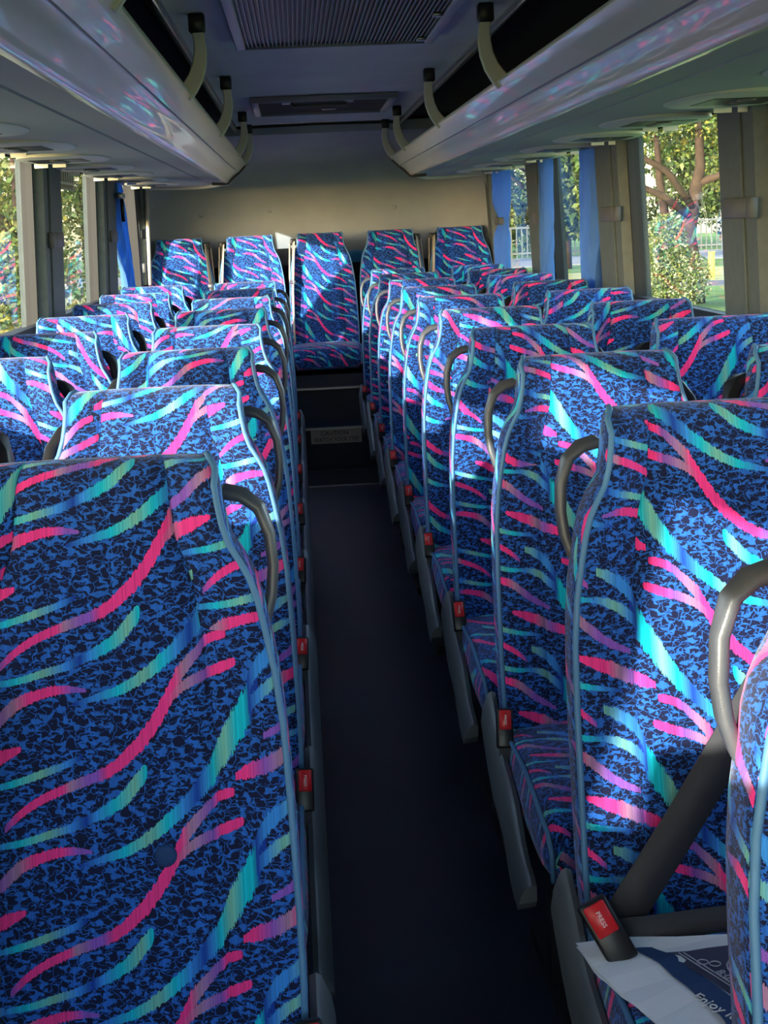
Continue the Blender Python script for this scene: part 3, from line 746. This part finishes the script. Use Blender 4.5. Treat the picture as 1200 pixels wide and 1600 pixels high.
def clip(s, y, z, label, w=.20):
    t_ = empty('curtain_clip', (s * (wx(z) - .045), y, z), label=label, cat='clip', group='curtain clips on the pillars')
    obj('clip_plate', bevelled(MB().box(-.012 if s > 0 else 0, 0 if s > 0 else .012, -w / 2, w / 2, -.028, .028).mesh('clip_plate', TIE), .003, 1), t_)
    obj('clip_hook', bevelled(MB().box(-.022 if s > 0 else 0, 0 if s > 0 else .022, -w / 2 - .05, -w / 2 - .004, -.028, .028).mesh('clip_hook', TIE), .003, 1), t_)
clip(1, 5.56, 1.405, 'grey clip on the dark right pillar beside the tree view', .28)
clip(1, 3.93, 1.41, 'grey clip on the right pillar nearest the camera', .24)
clip(1, 7.25, 1.395, 'grey clip on the right pillar between two curtains', .22)
clip(-1, 5.62, 1.40, 'grey clip on the left pillar nearest the camera', .26)
clip(-1, 7.35, 1.40, 'grey clip on the left pillar in front of the blue curtain', .26)
clip(-1, 8.82, 1.40, 'upper grey clip on the rearmost left pillar', .14); clip(-1, 8.86, 1.20, 'lower grey clip on the rearmost left pillar', .14)
pole = MB().tube([(-1.065, 8.98, 1.09), (-1.045, 8.98, 1.66)], .012, 8).build('corner_pole', ARM, smooth=True); tag(pole, 'thin pale pole in the rear left corner beside the bench', 'pole')
hm = empty('safety_hammer', (-1.045, 7.50, 1.60), label='small dark safety hammer clipped to the left pillar above the curtain', cat='hammer')
obj('hammer_head', bevelled(MB().box(0, .03, -.06, .06, -.015, .015).mesh('hammer_head', ALU), .006), hm)
obj('hammer_shaft', MB().tube([(.015, .03, 0), (.015, .03, -.13)], .010, 8).mesh('hammer_shaft', BLACK, True), hm)
# sticker on the left window glass (reads from outside, so mirrored in here)
st = MB().quad_grid([[(-1.094, 5.86, 1.60), (-1.090, 5.86, 1.70)], [(-1.094, 6.36, 1.60), (-1.090, 6.36, 1.70)]]); st.quad_grid([[(-1.092, 5.86, 1.60), (-1.088, 5.86, 1.70)], [(-1.092, 6.36, 1.60), (-1.088, 6.36, 1.70)]])
so_ = st.build('window_sticker', STICK); tag(so_, 'cream printed sticker at the top of the left window', 'sticker')
for yy, w_, z_, h_ in ((6.11, .40, 1.616, .012), (6.11, .44, 1.606, .003)):
    obj('printed_line', MB().box(-1.0915, -1.0895, yy - w_ / 2, yy + w_ / 2, z_ - h_ / 2, z_ + h_ / 2).mesh('printed_line', STICKINK), so_)
for k in range(7):
    yy = 5.95 + k * .058
    obj('printed_letter', MB().box(-1.0905, -1.0875, yy - .010, yy + .010, 1.632, 1.676).mesh('printed_letter', STICKINK), so_)
# blue cap on the rear shelf
cp = empty('cap', (.235, 9.30, 1.165), label='bright blue rounded cap on the shelf behind the rear bench', cat='cap')
rows = [[(math.cos(a * .3142) * r_ * 1.15, math.sin(a * .3142) * r_, z_) for a in range(20)] for r_, z_ in ((.085, 0), (.086, .014), (.078, .040), (.060, .062), (.032, .076), (.008, .080))]
obj('crown', MB().quad_grid(rows, True, 0, (True, True)).mesh('crown', CAPB, True), cp)
obj('peak', MB().quad_grid([[(math.cos(a * .3142) * r_ * 1.1, -.03 + math.sin(a * .3142) * r_ * 1.1, z_) for a in range(20)] for r_, z_ in ((.075, .001), (.078, .006), (.05, .012))], True, 0, (True, True)).mesh('peak', CAPB, True), cp)

# ------------------------------------------------------------------ outside
GZ = -1.0
GRASS = mat('lawn', (.16, .27, .045), .95, var=.35, vscale=.5, bump=.6, bscale=8)
DRY = mat('dry_grass', (.52, .47, .17), .95, var=.2, vscale=.6)
ASPH = mat('path_asphalt', (.16, .155, .16), .9, var=.15, vscale=2)
CONC = mat('concrete', (.36, .35, .34), .9, var=.1, vscale=1)
BARK = mat('bark', (.050, .028, .017), .9, bump=.8, bscale=20, var=.5, vscale=6)
LEAVES = [mat('leaf_a', (.07, .13, .022), .6, var=.4, vscale=30), mat('leaf_b', (.14, .18, .035), .6, var=.4, vscale=30), mat('leaf_c', (.27, .25, .05), .6, var=.4, vscale=30), mat('leaf_d', (.035, .06, .018), .7, var=.4, vscale=20)]
FENCE = mat('fence_steel', (.16, .17, .16), .6)
YPOST = mat('yellow_post', (.62, .46, .10), .7)
struct('ground', MB().box(-120, 120, -60, 130, GZ - .2, GZ), GRASS)
struct('ground_path', MB().box(-60, 60, 43.5, 46.5, GZ, GZ + .02), ASPH)
struct('ground_dry_grass', MB().box(-60, 60, 46.5, 57, GZ, GZ + .015), DRY)
struct('ground_road', MB().box(-60, 60, 66, 79, GZ, GZ + .03), CONC)
struct('ground_car_park', MB().box(-30, -1.4, 4, 40, GZ, GZ + .01), mat('gravel', (.33, .29, .21), .95, var=.2, vscale=1.5))
def leaf_cloud(mb, c, r, n, size, rnd, mi):
    for _ in range(n):
        while True:
            p = Vector((rnd.uniform(-1, 1), rnd.uniform(-1, 1), rnd.uniform(-1, 1)))
            if .25 < p.length < 1: break
        p = Vector(c) + Vector((p.x * r[0], p.y * r[1], p.z * r[2]))
        a = Vector((rnd.gauss(0, 1), rnd.gauss(0, 1), rnd.gauss(0, 1))).normalized()
        b = a.cross(Vector((rnd.gauss(0, 1), rnd.gauss(0, 1), rnd.gauss(0, 1)))).normalized()
        sz = size * rnd.uniform(.6, 1.3)
        k = len(mb.v); mb.v += [tuple(p - a * sz), tuple(p + b * sz * .5), tuple(p + a * sz), tuple(p - b * sz * .5)]
        mb.f.append((k, k + 1, k + 2, k + 3)); mb.m.append(mi[rnd.randrange(len(mi))])
def tree(name, x, y, h, r, n, size, mats_, label, group=None, trunk=.2, seed=1, low=.25, clumps=9):
    rnd = random.Random(seed)
    t_ = empty(name, (x, y, GZ), label=label, cat='tree' if 'bush' not in name else 'bush', group=group)
    if trunk:
        mb = MB(); p = [(0, 0, 0), (.1 * trunk, 0, h * .2), (-.3 * trunk, .1, h * .45), (0, 0, h * .8)]
        mb.tube(p, [trunk * 1.2, trunk, trunk * .8, trunk * .3], 9)
        for k in range(5):
            a = rnd.uniform(0, 6.28); z = h * rnd.uniform(.3, .6)
            mb.tube([(0, 0, z), (math.cos(a) * r * .4, math.sin(a) * r * .4, z + h * .12), (math.cos(a) * r * .8, math.sin(a) * r * .8, z + h * .2)], [trunk * .5, trunk * .35, trunk * .1], 6)
        obj('trunk', mb.mesh('trunk', BARK, True), t_)
    mb = MB()
    for k in range(clumps):
        a = rnd.uniform(0, 6.28); d = rnd.uniform(0, .62) * r
        cz = h * rnd.uniform(low + .12, .86); rr = r * rnd.uniform(.38, .6)
        leaf_cloud(mb, (math.cos(a) * d, math.sin(a) * d, cz), (rr, rr, min(rr, h * .22)), n // clumps, size, rnd, list(range(len(mats_))))
    f_ = obj('foliage', mb.mesh('foliage', mats_, fix=False), t_); f_['kind'] = 'stuff'
    return t_
# big reddish tree by the right window
bt = empty('gum_tree', (9.95, 36.0, GZ), label='reddish trunked tree with wide crown outside the right window', cat='tree')
mb = MB()
mb.tube([(0, 0, 0), (-.03, 0, .8), (-.16, .1, 1.7), (-.05, .1, 2.6), (.1, 0, 3.4), (0, 0, 5.5)], [.24, .19, .17, .18, .13, .05], 10)
mb.tube([(-.55, .2, 0), (-.6, .2, .9), (-.7, .2, 1.9), (-.9, .1, 3.0), (-1.1, 0, 5.2)], [.17, .14, .12, .10, .04], 9)
mb.tube([(-.1, 0, 2.4), (-.8, -.2, 3.3), (-1.6, -.3, 3.75), (-2.6, -.4, 4.2)], [.10, .09, .07, .03], 8)
mb.tube([(-.2, 0, 2.2), (-.9, -.2, 2.7), (-1.8, -.3, 3.1), (-2.6, -.4, 3.4)], [.11, .09, .07, .04], 8)
mb.tube([(.1, 0, 3.0), (.7, -.2, 3.2), (1.5, -.1, 4.1)], [.1, .09, .05], 8)
obj('trunk', mb.mesh('trunk', BARK, True), bt)
rnd = random.Random(5); mb = MB()
for c, r_, n_ in (((-1.5, .5, 4.9), (1.7, 1.5, .9), 5200), ((.2, .4, 5.1), (1.8, 1.5, 1.1), 6000), ((1.6, .3, 4.5), (1.4, 1.3, 1.0), 5000), ((1.5, 1.2, 3.3), (1.0, .8, .7), 1000), ((-.6, 1.0, 4.2), (1.2, .9, .6), 900)):
    leaf_cloud(mb, c, r_, n_, .060, rnd, [0, 1, 2])
f_ = obj('foliage', mb.mesh('foliage', LEAVES[:3], fix=False), bt); f_['kind'] = 'stuff'
bb = empty('bush', (8.55, 33.6, GZ), label='dense grey green bush beside the tree outside the right window', cat='bush')
mb = MB(); rnd = random.Random(8)
for c, r_, n_ in (((0, 0, 1.6), (.55, .5, .7), 2600), ((.35, 0, .75), (.75, .6, .75), 3400), ((-.25, .1, .9), (.5, .5, .7), 1800)):
    leaf_cloud(mb, c, r_, n_, .045, rnd, [0, 1, 2])
f_ = obj('foliage', mb.mesh('foliage', [LEAVES[0], LEAVES[1], mat('leaf_silver', (.32, .34, .20), .5)], fix=False), bb); f_['kind'] = 'stuff'
obj('stem', MB().tube([(0, 0, 0), (0, 0, .8), (.1, 0, 1.5)], [.06, .05, .02], 6).mesh('stem', BARK, True), bb)
# trees behind the road on the right, and beyond the left windows
k = 0
PLACE = ['third from the left', 'fourth from the left', 'fifth from the left', 'sixth from the left', 'fifth from the right', 'fourth from the right', 'third from the right', '', '', 'at the right end', 'second from the left', 'at the left end']
for x, y in ((6, 86), (10, 88), (14, 85), (18.5, 87), (23, 85), (27, 88), (32, 86), (11.5, 62), (7.2, 70), (38, 88), (1, 90), (-4, 88)):
    k += 1
    tree('park_tree', x, y, 10 if y > 80 else 8, 3.6 if y > 80 else 2.6, 6500, .20, [LEAVES[3], LEAVES[3], LEAVES[0], LEAVES[1]], ('dark leafy tree behind the fence across the road, %s' % PLACE[k - 1] if y > 80 else 'olive green tree beyond the rear right windows, %s one' % ('nearer' if y < 65 else 'farther')), 'trees in the park', trunk=.22, seed=20 + k, low=.0 if y > 80 else .15, clumps=13)
for j, (x, y) in enumerate(((-5.2, 27), (-7.4, 29), (-9.8, 33), (-5.6, 38), (-8.2, 42), (-12, 40), (-4.2, 46), (-14.5, 37))):
    tree('roadside_tree', x, y, 6.5, 2.0, 7000, .075, [LEAVES[0], LEAVES[1], LEAVES[2]], 'yellow green tree outside the left windows, %s' % ['nearest of all', 'second nearest', 'in the middle of the grove', 'behind the two nearest', 'far back in the grove', 'far back at the left', 'farthest of all', 'at the left end'][j], 'trees left of the bus', trunk=.10, seed=50 + j, low=.05, clumps=12)
# fences
fe = empty('metal_fence', (20, 80.5, GZ), label='long grey metal fence across the road beyond the right windows', cat='fence')
mb = MB()
for k in range(180): mb.box(-27 + k * .3 - .03, -27 + k * .3 + .03, -.03, .03, 0, 1.7)
o = obj('fence_pickets', mb.mesh('fence_pickets', FENCE), fe); o['kind'] = 'stuff'
obj('fence_rail', MB().box(-27, 27, -.04, .04, 1.60, 1.72).mesh('fence_rail', FENCE), fe); obj('fence_rail', MB().box(-27, 27, -.04, .04, .2, .3).mesh('fence_rail', FENCE), fe)
for x, y, h_ in ((8.35, 35.4, 1.15), (12.5, 47, .9), (13.6, 47.2, .9), (11.9, 39.5, 3.3)):
    q_ = empty('yellow_post', (x, y, GZ), label={1.15: 'short yellow wooden post beside the bush', .9: ('low yellow post beside the path, left of two' if x < 13 else 'low yellow post beside the path, right of two'), 3.3: 'tall thin yellow pole right of the tree'}[h_], cat='post', group='yellow posts on the lawn')
    obj('shaft', bevelled(MB().box(-.09, .09, -.09, .09, 0, h_).mesh('shaft', YPOST), .01, 1), q_); obj('post_cap', MB().box(-.10, .10, -.10, .10, h_, h_ + .03).mesh('post_cap', YPOST), q_)
